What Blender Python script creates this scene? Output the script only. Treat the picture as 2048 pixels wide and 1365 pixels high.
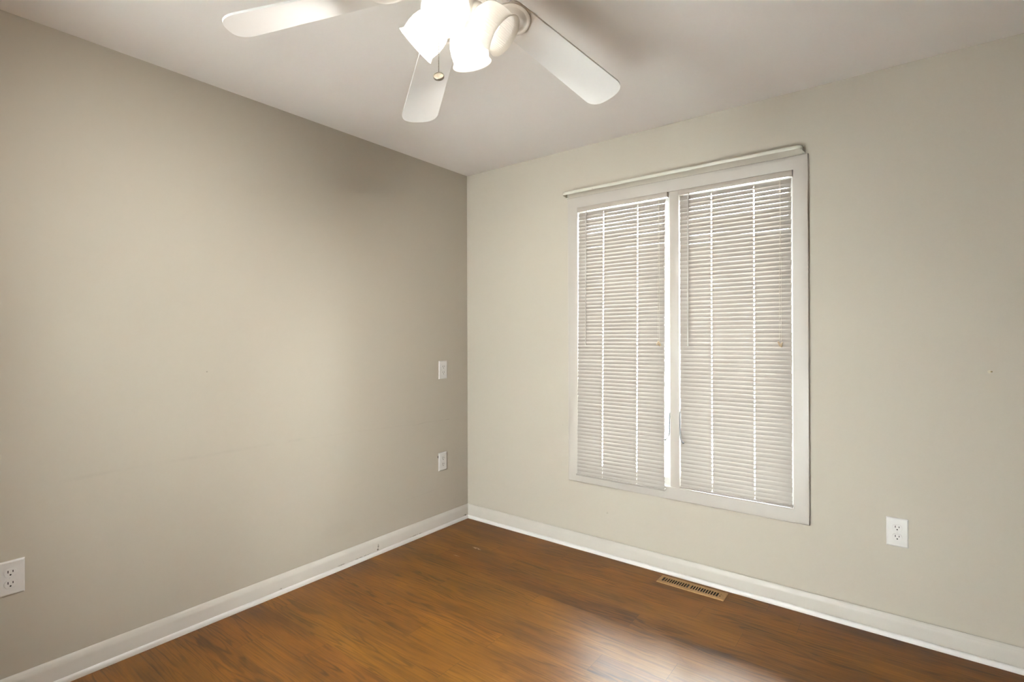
import bpy, bmesh, math, random
from mathutils import Vector, Matrix

# ------------------------------------------------------------------ scene, camera, world, exposure
scn = bpy.context.scene
col = scn.collection
for o in list(bpy.data.objects):
    bpy.data.objects.remove(o)

CAM = Vector((2.5267, -2.7605, 1.2885))
YAW, PITCH, ROLL, FPX = -0.65560, 0.0021, -0.0032, 1041.454
fw = Vector((math.sin(YAW) * math.cos(PITCH), math.cos(YAW) * math.cos(PITCH), math.sin(PITCH)))
rt = Vector((math.cos(YAW), -math.sin(YAW), 0))
up = rt.cross(fw)
rt2 = rt * math.cos(ROLL) + up * math.sin(ROLL)
up2 = up * math.cos(ROLL) - rt * math.sin(ROLL)
cd = bpy.data.cameras.new('camera')
cd.sensor_fit = 'HORIZONTAL'
cd.sensor_width = 36.0
cd.lens = FPX / 2048 * 36.0
cd.shift_y = -(682.5 - 671.72) / 2048
cd.clip_start = 0.02
cam = bpy.data.objects.new('camera', cd)
m = Matrix((rt2, up2, -fw)).transposed().to_4x4()
m.translation = CAM
cam.matrix_world = m
col.objects.link(cam)
scn.camera = cam

SKY_STRENGTH = 115.0
BULB_STRENGTH = 1900.0
BULB_COLOR = (1.0, 0.965, 0.92, 1)
w = bpy.data.worlds.new('overcast_sky')
scn.world = w
w.use_nodes = True
bgn = w.node_tree.nodes['Background']
bgn.inputs['Color'].default_value = (0.93, 0.935, 0.94, 1)
bgn.inputs['Strength'].default_value = SKY_STRENGTH

vs = scn.view_settings
vs.view_transform = 'Standard'
vs.look = 'None'
vs.gamma = 1.0
vs.use_curve_mapping = False
vs.exposure = 0.0
scn.cycles.max_bounces = 14
scn.cycles.diffuse_bounces = 9
scn.cycles.glossy_bounces = 4
scn.cycles.transmission_bounces = 8
scn.cycles.transparent_max_bounces = 8
scn.cycles.use_denoising = True

# room size (corner of the two walls in view is the origin; x runs along the window wall, -y along the left wall)
RX, RY, RZ = 3.03, -3.37, 2.44
WT = 0.14


# ------------------------------------------------------------------ materials
def srgb(r, g, b):
    def f(c):
        c /= 255.0
        return c / 12.92 if c <= 0.04045 else ((c + 0.055) / 1.055) ** 2.4
    return (f(r), f(g), f(b), 1)


class NT:
    """small helper round a node tree"""
    def __init__(self, name):
        self.m = bpy.data.materials.new(name)
        self.m.use_nodes = True
        self.t = self.m.node_tree
        self.t.nodes.clear()
        self.out = self.t.nodes.new('ShaderNodeOutputMaterial')

    def n(self, kind, **kw):
        nd = self.t.nodes.new(kind)
        for k, v in kw.items():
            setattr(nd, k, v)
        return nd

    def put(self, sock, v):
        if hasattr(v, 'is_linked') or isinstance(v, bpy.types.NodeSocket):
            self.t.links.new(v, sock)
        else:
            sock.default_value = v

    def math(self, op, a, b=None, c=None, clamp=False):
        nd = self.n('ShaderNodeMath', operation=op, use_clamp=clamp)
        self.put(nd.inputs[0], a)
        if b is not None:
            self.put(nd.inputs[1], b)
        if c is not None:
            self.put(nd.inputs[2], c)
        return nd.outputs[0]

    def mix(self, fac, a, b, mode='MIX'):
        nd = self.n('ShaderNodeMix', data_type='RGBA', blend_type=mode)
        self.put(nd.inputs[0], fac)
        self.put(nd.inputs[6], a)
        self.put(nd.inputs[7], b)
        return nd.outputs[2]

    def ramp(self, fac, stops, interp='LINEAR'):
        nd = self.n('ShaderNodeValToRGB')
        cr = nd.color_ramp
        cr.interpolation = interp
        while len(cr.elements) < len(stops):
            cr.elements.new(0.5)
        for e, (p, c) in zip(cr.elements, stops):
            e.position = p
            e.color = c if len(c) == 4 else (*c, 1)
        self.put(nd.inputs[0], fac)
        return nd.outputs[0]

    def noise(self, vec, scale, detail=2, rough=0.5, dist=0.0):
        nd = self.n('ShaderNodeTexNoise')
        nd.inputs['Scale'].default_value = scale
        nd.inputs['Detail'].default_value = detail
        nd.inputs['Roughness'].default_value = rough
        nd.inputs['Distortion'].default_value = dist
        if vec is not None:
            self.put(nd.inputs['Vector'], vec)
        return nd.outputs['Fac']

    def xyz(self):
        tc = self.n('ShaderNodeTexCoord')
        s = self.n('ShaderNodeSeparateXYZ')
        self.put(s.inputs[0], tc.outputs['Object'])
        return tc.outputs['Object'], s.outputs[0], s.outputs[1], s.outputs[2]

    def comb(self, x, y, z=0.0):
        c = self.n('ShaderNodeCombineXYZ')
        for i, v in enumerate((x, y, z)):
            self.put(c.inputs[i], v)
        return c.outputs[0]

    def principled(self, colr, rough=0.5, spec=0.5, metal=0.0, normal=None, coat=0.0):
        p = self.n('ShaderNodeBsdfPrincipled')
        self.put(p.inputs['Base Color'], colr)
        self.put(p.inputs['Roughness'], rough)
        p.inputs['Metallic'].default_value = metal
        p.inputs['Specular IOR Level'].default_value = spec
        p.inputs['Coat Weight'].default_value = coat
        if normal is not None:
            self.put(p.inputs['Normal'], normal)
        self.t.links.new(p.outputs[0], self.out.inputs[0])
        return p

    def bump(self, h, strength=0.1, dist=0.01):
        b = self.n('ShaderNodeBump')
        b.inputs['Strength'].default_value = strength
        b.inputs['Distance'].default_value = dist
        self.put(b.inputs['Height'], h)
        return b.outputs[0]


def paint(name, c, rough=0.55, spec=0.3, var=0.04, nscale=9.0, bump=0.0, bscale=180):
    """painted / moulded surface: colour with a faint cloudy variation and an optional fine roller texture"""
    k = NT(name)
    o, x, y, z = k.xyz()
    nz = k.noise(o, nscale, 3)
    lo = tuple(v * (1 - var) for v in c[:3]) + (1,)
    hi = tuple(min(1, v * (1 + var)) for v in c[:3]) + (1,)
    cc = k.ramp(nz, [(0.3, lo), (0.7, hi)])
    nm = None
    if bump:
        nm = k.bump(k.noise(o, bscale, 2), bump, 0.002)
    k.principled(cc, rough, spec, 0.0, nm)
    return k.m


def line_mark(k, a, b, pts, width, strength, brk):
    """mask (0..1) of a broken scuff line through pts in the wall's own (a,b) coordinates"""
    total = None
    for (a0, b0), (a1, b1) in zip(pts, pts[1:]):
        t = k.math('DIVIDE', k.math('SUBTRACT', a, a0), a1 - a0)
        tc = k.math('MAXIMUM', k.math('MINIMUM', t, 1.0), 0.0)
        inside = k.math('LESS_THAN', k.math('ABSOLUTE', k.math('SUBTRACT', t, tc)), 1e-4)
        bb = k.math('MULTIPLY_ADD', tc, b1 - b0, b0)
        d = k.math('DIVIDE', k.math('ABSOLUTE', k.math('SUBTRACT', b, bb)), width)
        mk = k.math('MULTIPLY', k.math('SUBTRACT', 1.0, d, clamp=True), inside)
        total = mk if total is None else k.math('MAXIMUM', total, mk)
    return k.math('MULTIPLY', k.math('MULTIPLY', total, brk), strength)


def spot(k, a, b, ca, cb, ra, rb, strength):
    da = k.math('DIVIDE', k.math('SUBTRACT', a, ca), ra)
    db = k.math('DIVIDE', k.math('SUBTRACT', b, cb), rb)
    d = k.math('SQRT', k.math('ADD', k.math('MULTIPLY', da, da), k.math('MULTIPLY', db, db)))
    return k.math('MULTIPLY', k.math('MULTIPLY', k.math('SUBTRACT', 1.0, d, clamp=True), 2.5, clamp=True), strength)


WALL_C = (0.490, 0.449, 0.375)


def wall_paint(name, marks):
    k = NT(name)
    o, x, y, z = k.xyz()
    nz = k.noise(o, 1.3, 4)
    c = k.ramp(nz, [(0.3, tuple(v * 0.985 for v in WALL_C)), (0.7, tuple(v * 1.015 for v in WALL_C))])
    brk = k.ramp(k.noise(o, 9.0, 4, 0.7), [(0.38, (0, 0, 0)), (0.62, (1, 1, 1))])
    for mk in marks:
        a = y if mk['axis'] == 'y' else x
        if mk['kind'] == 'line':
            fac = line_mark(k, a, z, mk['pts'], mk['w'], mk['s'], brk)
        else:
            fac = spot(k, a, z, mk['c'][0], mk['c'][1], mk['r'][0], mk['r'][1], mk['s'])
        c = k.mix(fac, c, (*mk['col'], 1))
    nm = k.bump(k.noise(o, 140, 2), 0.05, 0.002)
    k.principled(c, 0.6, 0.25, 0.0, nm)
    return k.m


GREY_SCUFF = (0.22, 0.20, 0.17)
M_wall_left = wall_paint('beige_paint_left', [
    dict(kind='line', axis='y', pts=[(-2.25, .752), (-2.08, .757), (-1.607, .758), (-1.2586, .757)], w=.012, s=.10, col=GREY_SCUFF),
    dict(kind='line', axis='y', pts=[(-1.2586, .757), (-.9, .745), (-.4932, .7295)], w=.007, s=.08, col=GREY_SCUFF),
    dict(kind='line', axis='y', pts=[(-.52, .722), (-.40, .7295), (-.1842, .7222)], w=.004, s=.30, col=GREY_SCUFF),
    dict(kind='line', axis='y', pts=[(-.60, .26), (-.18, .275)], w=.003, s=.16, col=GREY_SCUFF),
    dict(kind='line', axis='y', pts=[(-1.9894, .3932), (-1.9771, .327)], w=.006, s=.22, col=GREY_SCUFF),
    dict(kind='spot', axis='y', c=(-1.7363, 1.1346), r=(.004, .004), s=.6, col=GREY_SCUFF),
    dict(kind='spot', axis='y', c=(-.2935, .482), r=(.005, .011), s=.95, col=(.03, .025, .02)),
    dict(kind='spot', axis='y', c=(-1.05, .22), r=(.13, .05), s=.05, col=GREY_SCUFF),
])
M_wall_back = wall_paint('beige_paint_window_side', [
    dict(kind='spot', axis='x', c=(2.7711, 1.1453), r=(.0045, .0035), s=.95, col=(.16, .12, .04)),
    dict(kind='spot', axis='x', c=(2.7655, 1.1450), r=(.007, .008), s=.35, col=(.75, .68, .45)),
    dict(kind='spot', axis='x', c=(1.100, .2515), r=(.002, .006), s=.55, col=GREY_SCUFF),
    dict(kind='spot', axis='x', c=(1.107, .253), r=(.002, .006), s=.6, col=GREY_SCUFF),
    dict(kind='spot', axis='x', c=(.801, .7398), r=(.002, .007), s=.35, col=GREY_SCUFF),
])
M_wall = wall_paint('beige_paint', [])
M_ceiling = paint('ceiling_white', (.880, .840, .795), 0.75, 0.1, 0.01, 2.0, 0.05, 120)
M_trim = paint('trim_cream_paint', (.565, .53, .475), 0.38, 0.4, 0.02, 5.0)
k = NT('trim_cream_paint_lit_marked')
o, x, y, z = k.xyz()
c = k.ramp(k.noise(o, 5.0, 3), [(.3, (.632, .598, .544)), (.7, (.658, .622, .566))])  # same cream, lightened to make up for weaker light on the left wall
chip = k.ramp(k.noise(o, 70.0, 3, 0.7), [(.40, (0, 0, 0)), (.55, (1, 1, 1))])
for (my, mz, ry_, rz_, st) in ((-.798, .050, .006, .014, .8), (-.801, .030, .007, .008, .9), (-.045, .027, .020, .006, .85), (-.50, .025, .06, .0025, .8),
                               (-.92, .024, .08, .002, .7), (-1.40, .028, .012, .004, .5), (-1.05, .025, .03, .003, .7)):
    c = k.mix(k.math('MULTIPLY', spot(k, y, z, my, mz, ry_, rz_, st), chip), c, (.10, .085, .05, 1))
k.principled(c, 0.38, 0.4)
M_trim_left = k.m
M_shoe = paint('trim_white_paint', (.76, .74, .715), 0.35, 0.4, 0.02, 12.0)
M_casing = paint('window_casing_paint', (.465, .43, .385), 0.35, 0.4, 0.015, 6.0)
M_jamb = paint('window_white_vinyl', (.85, .86, .86), 0.4, 0.4, 0.01, 6.0)
M_plate = paint('outlet_white_plastic', (.70, .68, .655), 0.3, 0.5, 0.01, 30.0)
M_hole_shade = paint('hole_shade_black', (.012, .011, .010), 0.6, 0.2, 0.1, 40.0)  # black that paints the shade inside outlet holes and register duct
M_slat = paint('blind_alabaster', (.345, .315, .285), 0.42, 0.4, 0.015, 14.0)
M_rail = paint('blind_rail_alabaster', (.41, .365, .315), 0.42, 0.35, 0.02, 14.0)
M_cord = paint('blind_cord', (.62, .57, .50), 0.8, 0.1, 0.05, 60.0)
M_wand = paint('wand_plastic', (.55, .53, .50), 0.25, 0.6, 0.05, 30.0)
M_tassel = paint('tassel_tan', (.50, .40, .27), 0.4, 0.4, 0.12, 60.0)
M_handle = paint('handle_grey', (.24, .25, .27), 0.35, 0.5, 0.05, 30.0)
M_rod = paint('rod_cream_enamel', (.62, .605, .525), 0.25, 0.5, 0.03, 10.0)
M_screw = paint('screw_steel', (.25, .22, .17), 0.35, 0.6, 0.2, 60.0)
M_fan = paint('fan_white_enamel', (.80, .785, .76), 0.42, 0.35, 0.01, 10.0)
k = NT('register_tan_metal')
k.principled(k.ramp(k.noise(k.xyz()[0], 45, 4), [(.3, (.44, .27, .115)), (.7, (.54, .345, .16))]), .38, .5, 0.25)
M_register = k.m
k = NT('chain_nickel')
k.principled(k.ramp(k.noise(k.xyz()[0], 200, 2), [(.3, (.16, .14, .11)), (.7, (.30, .27, .22))]), .3, .5, 0.9)
M_chain = k.m
k = NT('fob_rim')
k.principled(k.ramp(k.noise(k.xyz()[0], 90, 2), [(.3, (.30, .27, .22)), (.7, (.42, .38, .31))]), .35, .5, 0.6)
M_fob = k.m

# frosted, ribbed glass of the lamp shades: part of the light passes, part scatters back
k = NT('frosted_glass')
o, x, y, z = k.xyz()
gc = k.ramp(k.noise(o, 40, 2), [(.3, (.90, .885, .85)), (.7, (.93, .915, .88))])
df = k.n('ShaderNodeBsdfDiffuse'); k.put(df.inputs[0], gc)
tr = k.n('ShaderNodeBsdfTranslucent'); k.put(tr.inputs[0], gc)
gl = k.n('ShaderNodeBsdfGlossy'); gl.inputs['Roughness'].default_value = 0.2
mx = k.n('ShaderNodeMixShader'); mx.inputs[0].default_value = 0.78
k.t.links.new(df.outputs[0], mx.inputs[1]); k.t.links.new(tr.outputs[0], mx.inputs[2])
mx2 = k.n('ShaderNodeMixShader'); mx2.inputs[0].default_value = 0.05
k.t.links.new(mx.outputs[0], mx2.inputs[1]); k.t.links.new(gl.outputs[0], mx2.inputs[2])
k.t.links.new(mx2.outputs[0], k.out.inputs[0])
M_shade = k.m

k = NT('lit_bulb')
em = k.n('ShaderNodeEmission')
em.inputs['Color'].default_value = BULB_COLOR
em.inputs['Strength'].default_value = BULB_STRENGTH
k.t.links.new(em.outputs[0], k.out.inputs[0])
M_bulb = k.m
k = NT('dim_bulb')
em = k.n('ShaderNodeEmission')
em.inputs['Color'].default_value = BULB_COLOR
em.inputs['Strength'].default_value = BULB_STRENGTH * 0.0035
k.t.links.new(em.outputs[0], k.out.inputs[0])
M_bulb_off = k.m

# window glass: thin pane, lets light straight through with a faint reflection
k = NT('window_glass')
tp = k.n('ShaderNodeBsdfTransparent'); tp.inputs[0].default_value = (.93, .96, .95, 1)
gg = k.n('ShaderNodeBsdfGlossy'); gg.inputs['Roughness'].default_value = 0.02
fr = k.n('ShaderNodeFresnel'); fr.inputs[0].default_value = 1.45
mg = k.n('ShaderNodeMixShader')
k.t.links.new(fr.outputs[0], mg.inputs[0]); k.t.links.new(tp.outputs[0], mg.inputs[1]); k.t.links.new(gg.outputs[0], mg.inputs[2])
k.t.links.new(mg.outputs[0], k.out.inputs[0])
M_glass = k.m


def floor_material():
    """hand-scraped laminate: boards run along x, rows step along y, end joints fixed per row"""
    k = NT('oak_laminate')
    o, x, y, z = k.xyz()
    W, L, Y0 = 0.1265, 1.22, -0.2340 + 0.1265 * 2
    v = k.math('DIVIDE', k.math('SUBTRACT', Y0, y), W)          # row coordinate, grows toward the viewer
    row = k.math('FLOOR', v)
    fy = k.math('FRACT', v)
    rnd = random.Random(5)
    offs = {2: 1.735, 3: 0.72, 4: 1.52, 5: 1.05, 6: 1.79, 7: 1.526, 8: 1.12}
    stops = []
    for r in range(29):
        off = (offs.get(r, rnd.uniform(0, L)) % L) / L
        stops.append(((r + 0.02) / 29.0, (off, off, off)))
    off = k.ramp(k.math('DIVIDE', k.math('ADD', row, 0.5), 29.0), stops, 'CONSTANT')
    off = k.math('MULTIPLY', off, L)
    u = k.math('DIVIDE', k.math('SUBTRACT', k.math('ADD', x, 4 * L), off), L)
    colm = k.math('FLOOR', u)
    fx = k.math('FRACT', u)
    wn = k.n('ShaderNodeTexWhiteNoise', noise_dimensions='2D')
    k.put(wn.inputs['Vector'], k.comb(row, colm))
    pid = wn.outputs['Value']
    pidc = wn.outputs['Color']
    # grain: contour lines of a long stretched noise (cathedral figure) + fine pores
    shift = k.math('MULTIPLY', pid, 37.0)
    warp = k.noise(k.comb(k.math('ADD', k.math('MULTIPLY', x, 3.0), shift), k.math('MULTIPLY', y, 9.0), shift), 1.0, 2)
    gx = k.math('ADD', k.math('MULTIPLY', x, 0.9), shift)
    gy = k.math('ADD', k.math('MULTIPLY', y, 11.0), k.math('MULTIPLY', warp, 0.6))
    fig = k.noise(k.comb(gx, gy, shift), 1.0, 3, 0.5)
    rings = k.math('SINE', k.math('MULTIPLY', fig, 85.0))
    lines = k.ramp(k.math('MULTIPLY_ADD', rings, 0.5, 0.5), [(0.55, (0, 0, 0)), (0.95, (1, 1, 1))])
    patch = k.ramp(k.noise(k.comb(k.math('ADD', k.math('MULTIPLY', x, 2.2), shift), k.math('MULTIPLY', y, 8.0), shift), 1.0, 2), [(0.40, (.15, .15, .15)), (0.62, (1, 1, 1))])
    lines = k.math('MULTIPLY', lines, patch)
    fine = k.noise(k.comb(k.math('MULTIPLY', x, 3.0), k.math('MULTIPLY', y, 120.0), shift), 1.0, 4, 0.6)
    soft = k.noise(k.comb(k.math('MULTIPLY', x, 2.0), k.math('MULTIPLY', y, 8.0), 0.0), 1.0, 4, 0.55)
    tone = k.math('ADD', k.math('MULTIPLY', soft, 0.58), k.math('MULTIPLY_ADD', fine, 0.40, -0.07))
    tone = k.math('ADD', tone, k.math('MULTIPLY_ADD', pid, 0.05, 0.04))
    tone = k.math('SUBTRACT', tone, k.math('MULTIPLY', lines, 0.15))
    c = k.ramp(tone, [(0.20, (.040, .013, .0010)), (0.42, (.150, .054, .0045)), (0.56, (.230, .086, .0085)), (0.75, (.335, .140, .020))])
    # warm / cool shift board to board
    hs = k.n('ShaderNodeHueSaturation')
    k.put(hs.inputs['Color'], c)
    k.put(hs.inputs['Hue'], k.math('MULTIPLY_ADD', pid, 0.008, 0.498))
    k.put(hs.inputs['Value'], k.math('MULTIPLY_ADD', k.math('FRACT', k.math('MULTIPLY', pid, 7.3)), 0.12, 0.94))
    hs.inputs['Saturation'].default_value = 1.0
    c = hs.outputs[0]
    # knots and dark scraped patches
    kn = k.noise(k.comb(k.math('ADD', k.math('MULTIPLY', x, 7.0), shift), k.math('MULTIPLY', y, 16.0), shift), 1.0, 3, 0.55, 0.8)
    c = k.mix(k.ramp(kn, [(0.63, (0, 0, 0)), (0.76, (.28, .28, .28))]), c, (.060, .022, .003, 1))
    # joints
    ey = k.math('MULTIPLY', k.math('MINIMUM', fy, k.math('SUBTRACT', 1.0, fy)), W)
    ex = k.math('MULTIPLY', k.math('MINIMUM', fx, k.math('SUBTRACT', 1.0, fx)), L)
    ed = k.math('MINIMUM', ex, ey)
    joint = k.math('SUBTRACT', 1.0, k.math('DIVIDE', ed, 0.0014), clamp=True)
    c = k.mix(k.math('MULTIPLY', joint, 0.7), c, (.03, .012, .004, 1))
    # two pale scratches near the corner
    brk = k.ramp(k.noise(o, 60, 3), [(0.40, (0, 0, 0)), (0.55, (1, 1, 1))])
    s1 = k.math('MULTIPLY', spot(k, x, y, .425, -.3795, .045, .010, .9), brk)
    s2 = k.math('MULTIPLY', spot(k, x, y, .3935, -.5303, .03, .006, .5), brk)
    c = k.mix(k.math('MAXIMUM', s1, s2), c, (.55, .42, .32, 1))
    rough = k.math('MULTIPLY_ADD', fine, 0.08, 0.32)
    h = k.math('ADD', k.math('MULTIPLY', fine, 0.35), k.math('MULTIPLY', joint, -1.0))
    nm = k.bump(h, 0.12, 0.002)
    k.principled(c, rough, 0.8, 0.0, nm)
    return k.m


M_floor = floor_material()


# ------------------------------------------------------------------ mesh helpers
def link(name, bm, mat, parent=None, smooth=False, angle=40):
    bmesh.ops.recalc_face_normals(bm, faces=bm.faces)
    me = bpy.data.meshes.new(name)
    bm.to_mesh(me)
    bm.free()
    me.materials.append(mat)
    if smooth:
        for p in me.polygons:
            p.use_smooth = True
        try:
            me.set_sharp_from_angle(angle=math.radians(angle))
        except Exception:
            pass
    ob = bpy.data.objects.new(name, me)
    col.objects.link(ob)
    if parent is not None:
        ob.parent = parent
    return ob


def empty(name, loc=(0, 0, 0), rz=0.0):
    o = bpy.data.objects.new(name, None)
    o.empty_display_size = 0.05
    o.location = loc
    o.rotation_euler = (0, 0, rz)
    col.objects.link(o)
    return o


def tag(o, label=None, cat=None, group=None, kind=None):
    if label: o['label'] = label
    if cat: o['category'] = cat
    if group: o['group'] = group
    if kind: o['kind'] = kind
    return o


def box(bm, lo, hi, bevel=0.0, seg=2):
    vs_ = [bm.verts.new((x, y, z)) for x in (lo[0], hi[0]) for y in (lo[1], hi[1]) for z in (lo[2], hi[2])]
    fs = [(0, 1, 3, 2), (4, 6, 7, 5), (0, 4, 5, 1), (2, 3, 7, 6), (0, 2, 6, 4), (1, 5, 7, 3)]
    faces = [bm.faces.new([vs_[i] for i in f]) for f in fs]
    if bevel:
        es = list({e for f in faces for e in f.edges})
        bmesh.ops.bevel(bm, geom=es, offset=bevel, segments=seg, affect='EDGES', profile=0.5)
    return faces


def lathe(bm, prof, frame=None, seg=32, ripple=None):
    """prof: list of (radius, height); frame: Matrix from local (z = axis) to target"""
    frame = frame or Matrix.Identity(4)
    rings = []
    for (r, h) in prof:
        if r < 1e-6:
            rings.append([bm.verts.new(frame @ Vector((0, 0, h)))])
            continue
        ring = []
        for i in range(seg):
            a = 2 * math.pi * i / seg
            rr = r + (ripple(a, h) if ripple else 0.0)
            ring.append(bm.verts.new(frame @ Vector((rr * math.cos(a), rr * math.sin(a), h))))
        rings.append(ring)
    for A, B in zip(rings, rings[1:]):
        if len(A) == 1 and len(B) == 1:
            continue
        for i in range(seg):
            j = (i + 1) % seg
            if len(A) == 1:
                bm.faces.new((A[0], B[i], B[j]))
            elif len(B) == 1:
                bm.faces.new((A[i], A[j], B[0]))
            else:
                bm.faces.new((A[i], A[j], B[j], B[i]))


def axis_frame(origin, zdir, xhint=(0, 0, 1)):
    z_ = Vector(zdir).normalized()
    x_ = Vector(xhint)
    if abs(x_.normalized().dot(z_)) > 0.98:
        x_ = Vector((1, 0, 0))
    x_ = (x_ - z_ * x_.dot(z_)).normalized()
    y_ = z_.cross(x_)
    mt = Matrix((x_, y_, z_)).transposed().to_4x4()
    mt.translation = Vector(origin)
    return mt


def sweep(bm, path, section, upv=(0, 0, 1), caps=True, closed_section=True):
    """sweep a list of (a,b) section points along path; a = sideways, b = along upv"""
    path = [Vector(p) for p in path]
    n = len(path)
    rings = []
    for i, p in enumerate(path):
        if i == 0:
            t = path[1] - path[0]
        elif i == n - 1:
            t = path[-1] - path[-2]
        else:
            t = (path[i + 1] - p).normalized() + (p - path[i - 1]).normalized()
        t.normalize()
        u_ = Vector(upv)
        s = t.cross(u_)
        if s.length < 1e-4:
            s = t.cross(Vector((1, 0, 0)))
        s.normalize()
        u_ = s.cross(t).normalized()
        rings.append([bm.verts.new(p + s * a + u_ * b) for a, b in section])
    m_ = len(section)
    for A, B in zip(rings, rings[1:]):
        for i in range(m_ if closed_section else m_ - 1):
            j = (i + 1) % m_
            bm.faces.new((A[i], A[j], B[j], B[i]))
    if caps and closed_section:
        bm.faces.new(rings[0])
        bm.faces.new(list(reversed(rings[-1])))


def circle(r, n=8, ry=None):
    ry = ry or r
    return [(r * math.cos(2 * math.pi * i / n), ry * math.sin(2 * math.pi * i / n)) for i in range(n)]


def arc_path(pts, rad, seg=5):
    """polyline with rounded corners"""
    pts = [Vector(p) for p in pts]
    out = [pts[0]]
    for a, b, c in zip(pts, pts[1:], pts[2:]):
        d0 = (a - b).normalized(); d1 = (c - b).normalized()
        r = min(rad, (a - b).length * .45, (c - b).length * .45)
        p0 = b + d0 * r; p1 = b + d1 * r
        for i in range(seg + 1):
            t = i / seg
            out.append(p0 * (1 - t) ** 2 + b * 2 * t * (1 - t) + p1 * t * t)
    out.append(pts[-1])
    return out


# ------------------------------------------------------------------ room shell
def slab(name, lo, hi, mat):
    bm = bmesh.new()
    box(bm, lo, hi)
    return tag(link(name, bm, mat), kind='structure')


tag(slab('floor', (-WT, RY - WT, -0.10), (RX + WT, WT, 0.0), M_floor), 'oak laminate floor with boards running along the window wall')
tag(slab('ceiling', (-WT, RY - WT, RZ), (RX + WT, WT, RZ + 0.10), M_ceiling), 'flat off white ceiling')
tag(slab('wall_left', (-WT, RY - WT, 0), (0, WT, RZ), M_wall_left), 'plain beige wall left of the corner, with faint scuff line')
slab('wall_right', (RX, RY - WT, 0), (RX + WT, WT, RZ), M_wall)
# unseen wall behind the camera; both its windows are added as fill light
FILL_WINDOWS = ((.80, .985, .50, 2.06), (1.52, 2.20, .18, .60))
bm = bmesh.new()
(hx0, hx1, hz0, hz1), (lx0, lx1, lz0, lz1) = FILL_WINDOWS
for lo, hi in (((0, 0), (hx0, RZ)), ((hx0, 0), (hx1, hz0)), ((hx0, hz1), (hx1, RZ)), ((hx1, 0), (lx0, RZ)),
               ((lx0, 0), (lx1, lz0)), ((lx0, lz1), (lx1, RZ)), ((lx1, 0), (RX, RZ))):
    box(bm, (lo[0], RY - WT, lo[1]), (hi[0], RY, hi[1]))
tag(link('wall_front', bm, M_wall), kind='structure')
for wi, (fx0, fx1, fz0, fz1) in enumerate(FILL_WINDOWS):
    wn = tag(empty('window_%d' % (wi + 2), ((fx0 + fx1) / 2, RY, fz0)), kind='structure')  # window invented to brighten the upper walls and ceiling
    hw, hh = (fx1 - fx0) / 2, fz1 - fz0
    for nm_, wd, y0, y1, mat in (('casing', .05, 0, .018, M_casing), ('sash', -.02, -.10, -.06, M_jamb)):
        bm = bmesh.new()
        i0, o0 = min(0, wd), max(0, wd)
        box(bm, (-hw - o0, y0, -o0), (-hw - i0, y1, hh + o0))
        box(bm, (hw + i0, y0, -o0), (hw + o0, y1, hh + o0))
        box(bm, (-hw - i0, y0, -o0), (hw + i0, y1, -i0))
        box(bm, (-hw - i0, y0, hh + i0), (hw + i0, y1, hh + o0))
        link(nm_, bm, mat, wn)
    bm = bmesh.new()
    box(bm, (-hw + .02, -.082, .02), (hw - .02, -.078, hh - .02))
    link('pane', bm, M_glass, wn)

# window geometry on the y = 0 wall
WX0, WX1, WZ0, WZ1 = 0.9116, 2.0852, 0.4705, 2.0730     # clear opening inside the casing
MX0, MX1 = 1.4860, 1.5370                               # mullion between the two sashes
HX0, HX1, HZ0, HZ1 = WX0 - .018, WX1 + .018, WZ0 - .018, WZ1 + .018
bm = bmesh.new()
for lo, hi in (((0, 0, 0), (HX0, WT, RZ)), ((HX1, 0, 0), (RX, WT, RZ)),
               ((HX0, 0, 0), (HX1, WT, HZ0)), ((HX0, 0, HZ1), (HX1, WT, RZ))):
    box(bm, lo, hi)
tag(link('wall_back', bm, M_wall_back), 'beige wall with the window, right of the corner', kind='structure')


# baseboards and shoe mouldings, mitred in the corners
def moulding(name, p0, p1, normal, prof, mat, label=None):
    p0, p1, nrm = Vector(p0), Vector(p1), Vector(normal)
    d = (p1 - p0).normalized()
    bm = bmesh.new()
    A = [bm.verts.new(p0 + d * a + nrm * a + Vector((0, 0, b))) for a, b in prof]
    B = [bm.verts.new(p1 - d * a + nrm * a + Vector((0, 0, b))) for a, b in prof]
    n = len(prof)
    for i in range(n):
        j = (i + 1) % n
        bm.faces.new((A[i], A[j], B[j], B[i]))
    bm.faces.new(A)
    bm.faces.new(list(reversed(B)))
    return tag(link(name, bm, mat, smooth=True, angle=35), label, kind='structure')


BASE = [(0, 0), (.0125, 0), (.0130, .070), (.0128, .078), (.0105, .083), (.0088, .087), (.0072, .0935), (.0045, .0963), (0, .0965)]
SHOE = [(.0131, 0), (.0205, 0), (.0212, .004)] + [(.0131 + .0081 * math.cos(a), .012 + .0105 * math.sin(a)) for a in [i * math.pi / 12 for i in range(1, 7)]]
C00, C10, C01, C11 = (0, 0, 0), (RX, 0, 0), (0, RY, 0), (RX, RY, 0)
moulding('baseboard_left', C01, C00, (1, 0, 0), BASE, M_trim_left, 'cream baseboard along the left wall, with a few dark nicks')
moulding('baseboard_back', C00, C10, (0, -1, 0), BASE, M_trim, 'cream baseboard along the window wall')
moulding('baseboard_right', C10, C11, (-1, 0, 0), BASE, M_trim)
moulding('baseboard_front', C11, C01, (0, 1, 0), BASE, M_trim)
moulding('trim_1', C01, C00, (1, 0, 0), SHOE, M_shoe, 'white shoe moulding at the foot of the left wall')
moulding('trim_2', C00, C10, (0, -1, 0), SHOE, M_shoe, 'white shoe moulding at the foot of the window wall')
moulding('trim_3', C10, C11, (-1, 0, 0), SHOE, M_shoe)
moulding('trim_4', C11, C01, (0, 1, 0), SHOE, M_shoe)

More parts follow.
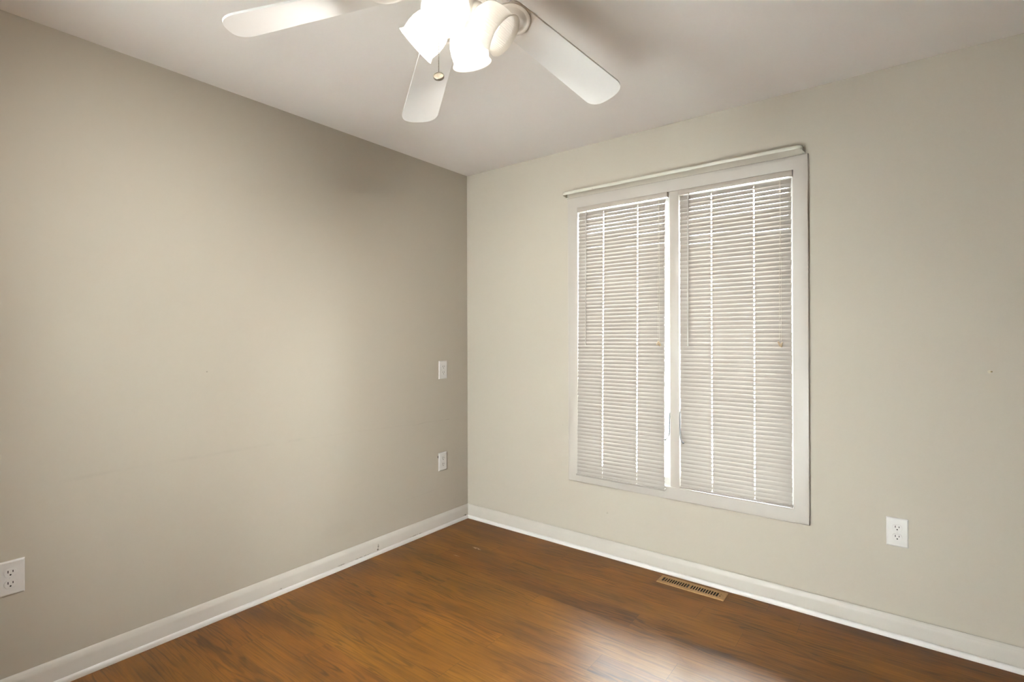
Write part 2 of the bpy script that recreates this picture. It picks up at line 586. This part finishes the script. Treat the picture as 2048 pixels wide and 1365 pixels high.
# ------------------------------------------------------------------ window
win = empty('window_1', ((WX0 + WX1) / 2, 0, WZ0))
tag(win, 'double casement window in a mitred off white casing', kind='structure')
WL = Vector(win.location)


def wlink(name, bm, mat, **kw):
    bmesh.ops.translate(bm, verts=bm.verts, vec=-WL)
    return link(name, bm, mat, win, **kw)


# casing: profile swept round the opening with mitres (d = distance outward from the opening, t = thickness off the wall)
CASE = [(-.004, -.0005), (-.004, .0085), (-.0015, .0112), (.008, .0128), (.040, .0172), (.052, .0180), (.0590, .0172), (.0615, .0145), (.0615, -.0005)]
bm = bmesh.new()
rings = []
for (sx, sz, X, Z) in ((-1, -1, WX0, WZ0), (1, -1, WX1, WZ0), (1, 1, WX1, WZ1), (-1, 1, WX0, WZ1)):
    rings.append([bm.verts.new((X + sx * d, -t, Z + sz * d)) for d, t in CASE])
for q in range(4):
    A, B = rings[q], rings[(q + 1) % 4]
    for i in range(len(CASE)):
        j = (i + 1) % len(CASE)
        bm.faces.new((A[i], A[j], B[j], B[i]))
wlink('casing', bm, M_casing, smooth=True, angle=20)
# jamb liner round both openings, set back into the wall
bm = bmesh.new()
J0, J1 = 0.0, 0.125
g = .0175
box(bm, (WX0 - g, J0, WZ0 - g), (WX0, J1, WZ1 + g))
box(bm, (WX1, J0, WZ0 - g), (WX1 + g, J1, WZ1 + g))
box(bm, (WX0, J0, WZ0 - g), (WX1, J1, WZ0))
box(bm, (WX0, J0, WZ1), (WX1, J1, WZ1 + g))
wlink('jamb', bm, M_jamb)
bm = bmesh.new()
box(bm, (MX0, -.0075, WZ0 + .0003), (MX1, J1, WZ1 - .0003), .003, 2)
wlink('mullion', bm, M_casing, smooth=True)
SASH = .034
for (x0, x1) in ((WX0, MX0), (MX1, WX1)):
    bm = bmesh.new()
    y0, y1 = .062, .098
    x0 += .0006; x1 -= .0006; z0 = WZ0 + .0006; z1 = WZ1 - .0006
    box(bm, (x0, y0, z0), (x0 + SASH, y1, z1))
    box(bm, (x1 - SASH, y0, z0), (x1, y1, z1))
    box(bm, (x0 + SASH, y0, z0), (x1 - SASH, y1, z0 + SASH))
    box(bm, (x0 + SASH, y0, z1 - SASH), (x1 - SASH, y1, z1))
    wlink('sash', bm, M_jamb)
    bm = bmesh.new()
    box(bm, (x0 + SASH, .078, z0 + SASH), (x1 - SASH, .082, z1 - SASH))
    wlink('pane', bm, M_glass)
# casement lock levers on both sides of the mullion, hooked round in front of the blinds
for xs, pts in ((-1, [(1.4815, .030, .876), (1.4815, .000, .870), (1.4815, -.008, .800), (1.4850, -.014, .768), (1.4845, -.030, .750), (1.4800, -.050, .737), (1.4770, -.055, .735)]),
                (1, [(1.5412, .020, .888), (1.5412, -.012, .880), (1.5440, -.022, .800), (1.5470, -.026, .770), (1.5530, -.038, .749), (1.5660, -.048, .733), (1.5720, -.051, .730)])):
    bm = bmesh.new()
    sweep(bm, arc_path(pts, .02, 4), circle(.0036, 8), (0, 1, 0))
    e = Vector(pts[-1])
    lathe(bm, [(0, -.004), (.0050, -.003), (.0062, 0), (.0050, .004), (0, .005)], axis_frame(e, (xs * -.4 if xs < 0 else .4, -.4, -.6)), 10)
    h = wlink('lock_handle', bm, M_handle, smooth=True)
    h['label'] = 'grey hooked lock lever beside the mullion'


# ------------------------------------------------------------------ blinds
def make_blind(x0, x1, hx0, hx1, cords, wand_x, lift_x, y_top, y_bot, z_bot, label, seed, tas_mat, tas_tilt):
    rnd = random.Random(seed)
    root = empty('window_blind', ((x0 + x1) / 2, y_top, z_bot))
    tag(root, label, 'blind', 'mini blinds in the window')
    org = Vector(root.location)

    def bl(name, bm, mat, parent=None, **kw):
        if parent is None:
            bmesh.ops.translate(bm, verts=bm.verts, vec=-org)
            return link(name, bm, mat, root, **kw)
        bmesh.ops.translate(bm, verts=bm.verts, vec=-org)
        return link(name, bm, mat, parent, **kw)
    ztop = 2.032
    bm = bmesh.new()
    box(bm, (hx0, y_top - .013, 2.0405), (hx1, y_top + .013, 2.0675), .002, 2)
    for xe in (hx0, hx1):
        box(bm, (xe - .0010, y_top - .0138, 2.0395), (xe + .0010, y_top + .0138, 2.0685))
    bl('head_rail', bm, M_rail, smooth=True)
    # slats
    W_, pitch, th = .0250, .0215, math.radians(68.6)
    n = int((ztop - (z_bot + .024)) / pitch) + 1
    bm = bmesh.new()

    def yat(z_):
        return y_top + (y_bot - y_top) * (ztop - z_) / (ztop - z_bot)
    HW = .0021
    xs = [x0]
    for c in cords:
        xs += [c - HW, c + HW]
    xs.append(x1)
    NC = 8
    for i in range(n):
        zc = ztop - .010 - i * pitch + rnd.uniform(-.00025, .00025)
        tilt = th + math.radians(rnd.uniform(-.22, .22))
        skew = rnd.uniform(-.0007, .0007)
        dx = rnd.uniform(-.0012, .0012)
        yc = yat(zc)
        grid = []
        for j in range(NC + 1):
            s = (j / NC - .5)
            crown = .0017 * (1 - (2 * s) ** 2)
            # inner (room) edge low, outer edge high
            cy_, cz_ = math.cos(tilt), math.sin(tilt)
            yy = s * W_ * cy_ - crown * cz_
            zz = s * W_ * cz_ + crown * cy_
            grid.append([bm.verts.new((xx + (dx if q in (0, len(xs) - 1) else 0), yc + yy, zc + zz + skew * (2 * (xx - x0) / (x1 - x0) - 1))) for q, xx in enumerate(xs)])
        for j in range(NC):
            for q in range(len(xs) - 1):
                hole = (q % 2 == 1) and (2 <= j <= NC - 3)
                if not hole:
                    bm.faces.new((grid[j][q], grid[j][q + 1], grid[j + 1][q + 1], grid[j + 1][q]))
    bmesh.ops.recalc_face_normals(bm, faces=bm.faces)
    bmesh.ops.solidify(bm, geom=list(bm.faces), thickness=.0004)
    bl('slats', bm, M_slat, smooth=True, angle=50)
    # bottom rail
    bm = bmesh.new()
    yb = yat(z_bot)
    box(bm, (x0 - .001, yb - .0120, z_bot), (x1 + .001, yb + .0120, z_bot + .0095), .003, 3)
    for xe in (x0 - .001, x1 + .001):
        box(bm, (xe - .0016, yb - .0126, z_bot - .0006), (xe + .0016, yb + .0126, z_bot + .0101))
    bl('bottom_rail', bm, M_slat, smooth=True)
    # ladder cords: front and back strings with the lift cord between them
    for c in cords:
        bm = bmesh.new()
        for dy in (-.0062, .0062):
            sweep(bm, [(c + .004, yat(2.039) + dy, 2.039), (c + .004, yat(1.2) + dy, 1.2), (c + .004, yb + dy, z_bot + .010)], circle(.0005, 5), (0, 1, 0))
        bl('ladder_cord', bm, M_cord)
    # tilt wand, hung from a hook under the head rail
    yw = y_top - .0155
    bm = bmesh.new()
    sweep(bm, arc_path([(wand_x, yw + .010, 2.039), (wand_x, yw, 2.034), (wand_x, yw - .004, 2.010), (wand_x - .0015, yw - .012, 1.243)], .01, 3), circle(.0026, 6), (0, 1, 0))
    lathe(bm, [(0, 0), (.0040, .001), (.0042, .014), (.0028, .018), (0, .018)], axis_frame((wand_x, yw - .0035, 2.012), (0, 0, 1)), 8)
    lathe(bm, [(0, 0), (.0036, .001), (.0036, .008), (0, .009)], axis_frame((wand_x - .0015, yw - .012, 1.236), (0, 0, 1)), 8)
    bl('tilt_wand', bm, M_wand, smooth=True)
    # lift cords gathered in a tassel
    bm = bmesh.new()
    for dx in (-.0035, .0035):
        sweep(bm, [(lift_x + dx * .3, yw + .006, 2.039), (lift_x + dx * .3, yw - .001, 2.02), (lift_x + dx * 1.2, yw - .006, 1.55), (lift_x + dx, yw - .010, 1.262)], circle(.0007, 5), (0, 1, 0))
    lathe(bm, [(0, -.006), (.0035, -.004), (.0035, .004), (0, .006)], axis_frame((lift_x, yw - .0015, 1.975), (0, 0, 1)), 8)
    lc = bl('lift_cord', bm, M_cord)
    bm = bmesh.new()
    for dx, tl in ((-.0045, tas_tilt), (.0055, -tas_tilt * .7)):
        lathe(bm, [(0, .012), (.0030, .011), (.0042, .004), (.0062, -.010), (.0058, -.0125), (0, -.0125)],
              axis_frame((lift_x + dx, yw - .011, 1.252 - (.004 if dx > 0 else 0)), (math.sin(tl), -.15, math.cos(tl))), 10)
    t = bl('tassel', bm, tas_mat, lc, smooth=True)
    t['label'] = 'tan cord tassel'
    return root


make_blind(.9290, 1.4675, .9245, 1.4800, (1.0960, 1.3085), .9870, 1.4360, -.0130, -.0420, .4575,
           'mini blind left of the mullion, its bottom rail hanging out over the window casing', 3, M_tassel, .35)
make_blind(1.5455, 2.0750, 1.5405, 2.0795, (1.7090, 1.9120), 1.5945, 2.0310, -.0100, -.0120, .4800,
           'mini blind right of the mullion, its bottom rail just above the lower casing', 8, M_tassel, -.45)

# ------------------------------------------------------------------ curtain rod
rod = empty('curtain_rod', (1.482, 0, 2.155))
tag(rod, 'slim cream curtain rod on wall brackets above the window casing', 'curtain rod')
RL = Vector(rod.location)
YR = -.068


def rlink(name, bm, mat, **kw):
    bmesh.ops.translate(bm, verts=bm.verts, vec=-RL)
    return link(name, bm, mat, rod, **kw)


sec = [(.0032 * math.cos(a), .0095 * math.copysign(abs(math.sin(a)) ** .7, math.sin(a))) for a in [2 * math.pi * i / 16 for i in range(16)]]
sec2 = [(a * .75, b * .86) for a, b in sec]
bm = bmesh.new()
sweep(bm, arc_path([(.842, -.012, 2.1545), (.842, YR, 2.1545), (1.62, YR, 2.1560)], .030, 7), sec)
rlink('rod', bm, M_rod, smooth=True)
bm = bmesh.new()
sweep(bm, arc_path([(1.60, YR, 2.1558), (2.128, YR, 2.1560), (2.128, -.012, 2.1560)], .030, 7), sec2)
rlink('rod', bm, M_rod, smooth=True)
for xb in (.842, 2.128):
    s = -1 if xb < 1 else 1
    bm = bmesh.new()
    box(bm, (xb - .006, -.0022, 2.128), (xb + .006, 0, 2.178), .0008, 1)
    box(bm, (xb + s * .0036, -.030, 2.1445), (xb + s * .0052, -.001, 2.1665), .0004, 1)
    box(bm, (xb - .0052, -.006, 2.1425), (xb + .0052, -.001, 2.1445))
    br = rlink('bracket', bm, M_rod)
    for zz in (2.134, 2.172):
        bm = bmesh.new()
        lathe(bm, [(0, 0), (.0034, 0), (.0032, .0012), (.0018, .002), (0, .002)], axis_frame((xb, -.0022, zz), (0, -1, 0)), 10)
        bmesh.ops.translate(bm, verts=bm.verts, vec=-RL)
        link('screw', bm, M_screw, br, smooth=True)
bm = bmesh.new()
lathe(bm, [(0, 0), (.0022, 0), (.0018, .0016), (0, .0018)], axis_frame((1.052, YR - .0031, 2.150), (0, -1, 0)), 8)
rlink('rivet', bm, M_screw, smooth=True)


# ------------------------------------------------------------------ wall outlets
def make_outlet(loc, rz, label):
    root = empty('wall_outlet', loc, rz)
    tag(root, label, 'outlet', 'white duplex wall outlets')
    bm = bmesh.new()
    pw, ph, pt = .0381, .0606, .0062
    A = [(-pw, 0, -ph), (pw, 0, -ph), (pw, 0, ph), (-pw, 0, ph)]
    B = [(-pw, -pt * .55, -ph), (pw, -pt * .55, -ph), (pw, -pt * .55, ph), (-pw, -pt * .55, ph)]
    e = .0045
    Cc = [(-pw + e, -pt, -ph + e), (pw - e, -pt, -ph + e), (pw - e, -pt, ph - e), (-pw + e, -pt, ph - e)]
    R = [[bm.verts.new(p) for p in q] for q in (A, B, Cc)]
    for P, Q in zip(R, R[1:]):
        for i in range(4):
            j = (i + 1) % 4
            bm.faces.new((P[i], P[j], Q[j], Q[i]))
    bm.faces.new(R[0]); bm.faces.new(R[2])
    link('plate', bm, M_plate, root)
    for zc in (.0197, -.0197):
        # raised socket face: round, cut flat at top and bottom
        bm = bmesh.new()
        out = []
        for i in range(36):
            a = 2 * math.pi * i / 36
            out.append((.0172 * math.cos(a), max(-.0140, min(.0140, .0172 * math.sin(a)))))
        f0 = [bm.verts.new((a, -pt + .001, zc + b)) for a, b in out]
        f1 = [bm.verts.new((a, -pt - .0009, zc + b)) for a, b in out]
        f2 = [bm.verts.new((a * .95, -pt - .0014, zc + b * .95)) for a, b in out]
        for P, Q in ((f0, f1), (f1, f2)):
            for i in range(36):
                j = (i + 1) % 36
                bm.faces.new((P[i], P[j], Q[j], Q[i]))
        bm.faces.new(f2)
        fc = link('socket', bm, M_plate, root)
        ys = -pt - .0014
        for (xc, hh) in ((-.0064, .0044), (.0064, .0036)):
            bm = bmesh.new()
            box(bm, (xc - .0012, ys - .0003, zc + .0040 - hh), (xc + .0012, ys + .0004, zc + .0040 + hh))
            link('slot', bm, M_hole_shade, fc)  # raised black box, its colour standing in for the shade in a slot
        bm = bmesh.new()
        lathe(bm, [(0, 0), (.0026, 0), (.0026, .0006), (0, .0006)], axis_frame((0, ys + .0003, zc - .0075), (0, -1, 0)), 12)
        link('ground_hole_shade', bm, M_hole_shade, fc)  # raised black disc, its colour standing in for the shade in a hole
    bm = bmesh.new()
    lathe(bm, [(0, 0), (.0031, 0), (.0028, .0009), (0, .0012)], axis_frame((0, -pt, 0), (0, -1, 0)), 12)
    link('screw', bm, M_plate, root, smooth=True)
    return root


make_outlet((2.472, 0, .450), 0, 'white wall outlet right of the window, above the baseboard')
make_outlet((0, -2.384, .4435), math.pi / 2, 'white wall outlet nearest the camera, low on the left wall, cut by the picture edge')
make_outlet((0, -.247, 1.0655), math.pi / 2, 'white wall outlet at mid height beside the corner, upper of the pair')
make_outlet((0, -.252, .4465), math.pi / 2, 'white wall outlet beside the corner, lower of the pair, dark nick at its edge')

# ------------------------------------------------------------------ floor register
reg = empty('floor_register', (1.6245, -.0878, 0))
tag(reg, 'tan metal floor register with dark slots in two groups, below the window', 'floor vent')
bm = bmesh.new()
HL, HWD = .1690, .0455
X0s, X1s, YS0, YS1 = -.1515, .1500, -.0225, .0235       # slot field
zt = .0042


def bar(bm, x0, x1, y0, y1, z0=.0009, z1=zt):
    box(bm, (x0, y0, z0), (x1, y1, z1))


# rim with a slightly dropped outer edge
rim = [(HL, HWD, 0.0), (HL, HWD, .0024), (HL - .004, HWD - .004, zt)]
rr = []
for (a, b, c) in rim:
    rr.append([bm.verts.new(p) for p in ((-a, -b, c), (a, -b, c), (a, b, c), (-a, b, c))])
inner = [bm.verts.new(p) for p in ((X0s, YS0, zt), (X1s, YS0, zt), (X1s, YS1, zt), (X0s, YS1, zt))]
inner2 = [bm.verts.new((v_.co.x, v_.co.y, .0008)) for v_ in inner]
rr += [inner, inner2]
for P, Q in zip(rr, rr[1:]):
    for i in range(4):
        j = (i + 1) % 4
        bm.faces.new((P[i], P[j], Q[j], Q[i]))
nslots = 11
gap = .0085
half = (X1s - .016 - X0s - gap) / 2
for g0 in (X0s, X0s + half + gap):
    pit = half / nslots
    for i in range(nslots):
        if i or g0 > X0s:
            bar(bm, g0 + i * pit - .0022, g0 + i * pit + .0022, YS0, YS1)
bar(bm, X0s + half - .0005, X0s + half + gap, YS0, YS1)
bar(bm, X1s - .0165, X1s - .0115, YS0, YS1)
bar(bm, X1s - .0115, X1s, YS0, YS0 + .008)
bar(bm, X1s - .0115, X1s, YS1 - .008, YS1)
bar(bm, X1s - .0030, X1s, YS0, YS1)
link('grille', bm, M_register, reg)
bm = bmesh.new()
box(bm, (X0s, YS0, .0002), (X1s, YS1, .0010))
d = link('duct_shade_plate', bm, M_hole_shade, reg)  # solid black plate painted as the darkness of the duct
d['label'] = 'black plate standing in for the shade behind the slots'
bm = bmesh.new()
box(bm, (X1s - .0105, -.004, .0010), (X1s - .0035, .004, .0062), .0008, 1)
link('damper_lever', bm, M_register, reg)

# ------------------------------------------------------------------ ceiling fan with four lamp shades
FX, FY = 1.5164, -1.6872
FZ = 2.3095                 # height where the blade axes meet
fan = empty('ceiling_fan', (FX, FY, RZ))
tag(fan, 'white ceiling fan with round-tipped blades and glowing ribbed glass lamp shades', 'ceiling fan')
FO = Vector((FX, FY, RZ))


def flink(name, bm, mat, parent=None, **kw):
    bmesh.ops.translate(bm, verts=bm.verts, vec=-FO)
    return link(name, bm, mat, parent or fan, **kw)


def fz(z_):
    return axis_frame((FX, FY, z_), (0, 0, 1), (1, 0, 0))


bm = bmesh.new()
lathe(bm, [(0, RZ), (.072, RZ), (.074, RZ - .006), (.070, RZ - .026), (.055, RZ - .040), (.040, RZ - .046), (0, RZ - .046)], fz(0), 40)
flink('canopy', bm, M_fan, smooth=True)
bm = bmesh.new()
lathe(bm, [(0, 2.398), (.045, 2.398), (.092, 2.392), (.112, 2.374), (.117, 2.350), (.117, 2.318), (.112, 2.300), (.098, 2.286), (.092, 2.272), (.070, 2.262), (0, 2.262)], fz(0), 48)
flink('motor_housing', bm, M_fan, smooth=True)
bm = bmesh.new()
lathe(bm, [(0, 2.264), (.050, 2.264), (.053, 2.250), (.053, 2.196), (.050, 2.184), (.036, 2.172), (.016, 2.164), (.008, 2.162), (.006, 2.154), (0, 2.152)], fz(0), 40)
hub = flink('light_kit', bm, M_fan, smooth=True)
bm = bmesh.new()
lathe(bm, [(0, 0), (.004, 0), (.003, .003), (0, .0035)], axis_frame((FX, FY, 2.1525), (0, 0, -1)), 10)
flink('finial_screw', bm, M_screw, hub, smooth=True)

BA0, DROOP, BPITCH = 3.8402, .2539, -.1731
WR_, WTIP, BR = .1145, .1407, .660
blade_protos = []
for i in range(5):
    a = BA0 - i * 2 * math.pi / 5
    d = Vector((math.cos(a) * math.cos(DROOP), math.sin(a) * math.cos(DROOP), -math.sin(DROOP)))
    t = Vector((-math.sin(a), math.cos(a), 0))
    nn = d.cross(t)
    wv = t * math.cos(BPITCH) + nn * math.sin(BPITCH)
    nv = d.cross(wv)
    H = Vector((FX, FY, FZ))

    def width(s):
        return WR_ + (WTIP - WR_) * (s - .2) / .4
    # outline: root corner, long edge, rounded tip
    edge = []
    S0 = .158
    for q in range(5):                                  # root end, corners rounded
        th_ = q / 4 * math.pi / 2
        edge.append((S0 + .022 * (1 - math.sin(th_)), width(S0) / 2 - .022 * (1 - math.cos(th_))))
    edge = list(reversed(edge)) if edge[0][0] < edge[-1][0] else edge
    edge = sorted(edge, key=lambda p: p[1])
    TL, PW = .058, 2.7                                   # tip: superellipse end
    ws = BR - TL
    for q in range(7):
        s_ = .2 + (ws - .2) * q / 6
        edge.append((s_, width(s_) / 2))
    hw = width(ws) / 2 + .0008
    for q in range(1, 15):
        th_ = q / 14 * math.pi / 2
        edge.append((ws + TL * math.sin(th_) ** (2 / PW), hw * math.cos(th_) ** (2 / PW) if q < 14 else 0.0))
    outl = edge + [(s_, -y_) for s_, y_ in reversed(edge[:-1])]
    bm = bmesh.new()
    TH = .0058
    bot = [bm.verts.new(H + d * s_ + wv * y_ - nv * TH / 2) for s_, y_ in outl]
    top = [bm.verts.new(H + d * s_ + wv * y_ + nv * TH / 2) for s_, y_ in outl]
    bm.faces.new(list(reversed(bot)))
    bm.faces.new(top)
    no = len(outl)
    for q in range(no):
        r_ = (q + 1) % no
        bm.faces.new((bot[q], bot[r_], top[r_], top[q]))
    bl_ = flink('blade', bm, M_fan)
    # blade iron: arm from the motor to a round medallion screwed under the blade
    bm = bmesh.new()
    med = H + d * .197 - nv * (TH / 2)
    lathe(bm, [(0, 0), (.0560, 0), (.0575, .0015), (.0570, .0050), (.0530, .0066), (.0485, .0052), (.0450, .0046), (.0380, .0085), (.0250, .0125), (.0100, .0142), (0, .0145)],
          axis_frame(med, -nv, d), 40)
    p0 = Vector((FX + math.cos(a) * .096, FY + math.sin(a) * .096, 2.292))
    p3 = med - d * .020 - nv * .006
    arm = arc_path([p0, p0 + Vector((math.cos(a) * .035, math.sin(a) * .035, -.016)), p3 - d * .02 - nv * .004, p3], .03, 4)
    sweep(bm, arm, circle(.013, 10, .005), (0, 0, 1))
    flink('blade_iron', bm, M_fan, bl_, smooth=True)

# lamp shades, each on a short arm round the light kit
away = Vector((fw.x, fw.y, 0)).normalized()
right = Vector((rt.x, rt.y, 0)).normalized()
TILT = math.radians(43)
SH_IN = [(.0235, .000), (.0240, .006), (.0330, .013), (.0435, .022), (.0500, .036), (.0535, .054), (.0540, .072), (.0520, .088), (.0510, .096), (.0550, .103), (.0580, .107)]
for idx, ang in enumerate((12, 99, 192, 282)):
    th_ = math.radians(ang)
    hz_ = away * math.cos(th_) + right * math.sin(th_)
    ax = hz_ * math.cos(TILT) - Vector((0, 0, 1)) * math.sin(TILT)
    neck = Vector((FX, FY, 2.198)) + hz_ * .052
    fr_ = axis_frame(neck, ax, (0, 0, 1))
    bm = bmesh.new()

    def rip(a_, h_):
        return .0008 * math.cos(a_ * 56) * max(0.0, min(1.0, (h_ - .012) / .02)) * max(0.0, min(1.0, (.098 - h_) / .006))
    prof = [(r_, h_) for r_, h_ in SH_IN]
    thick = .0024
    outer = [(r_ + thick, h_ - .0004) for r_, h_ in reversed(SH_IN)]
    lathe(bm, prof + [(.0598, .1082)] + outer, fr_, 168, rip)
    shd = flink('lamp_shade', bm, M_shade, smooth=True)
    lit = idx != 1
    shd['label'] = 'glowing ribbed white glass shade' if lit else 'dimmer ribbed white glass shade'
    # socket cup and arm
    bm = bmesh.new()
    lathe(bm, [(0, -.026), (.014, -.026), (.022, -.018), (.0285, -.006), (.0290, .004), (.0275, .005), (.0270, -.003), (.018, -.010), (.0165, .014), (0, .014)], fr_, 24)
    sweep(bm, [Vector((FX, FY, 2.226)) + hz_ * .046, Vector((FX, FY, 2.222)) + hz_ * .056, neck - ax * .022], circle(.010, 10), (0, 0, 1))
    flink('socket', bm, M_fan, shd, smooth=True)
    bm = bmesh.new()
    lathe(bm, [(0, .014), (.0120, .0145), (.0130, .022), (.0170, .032), (.0215, .044), (.0230, .054), (.0215, .064), (.0165, .072), (.0090, .0765), (0, .078)], fr_, 20)
    b_ = flink('bulb', bm, M_bulb if lit else M_bulb_off, shd, smooth=True)

# pull chain with a round fob
px = Vector((FX, FY, 0)) - right * .056 - away * .012
bm = bmesh.new()
z_ = 2.196
sweep(bm, [(FX - right.x * .046 - away.x * .01, FY - right.y * .046 - away.y * .01, 2.200), (px.x, px.y, 2.199), (px.x, px.y, 2.194)], circle(.0016, 6), (0, 0, 1))
while z_ > 2.030:
    lathe(bm, [(0, -.0016), (.0012, -.0011), (.0016, 0), (.0012, .0011), (0, .0016)], axis_frame((px.x, px.y, z_), (0, 0, 1), (1, 0, 0)), 8)
    z_ -= .0043
ch = flink('pull_chain', bm, M_chain, hub, smooth=True)
bm = bmesh.new()
el = math.radians(26)
fn = -away * math.cos(el) + Vector((0, 0, 1)) * math.sin(el)
fc = Vector((px.x, px.y, z_ - .011))
lathe(bm, [(0, -.0045), (.0125, -.0045), (.0148, -.003), (.0152, 0), (.0150, .003), (.0142, .0042), (.0132, .0038), (.0128, .0022), (0, .0022)], axis_frame(fc, fn), 32)
fob = flink('pull_fob', bm, M_fob, ch, smooth=True)
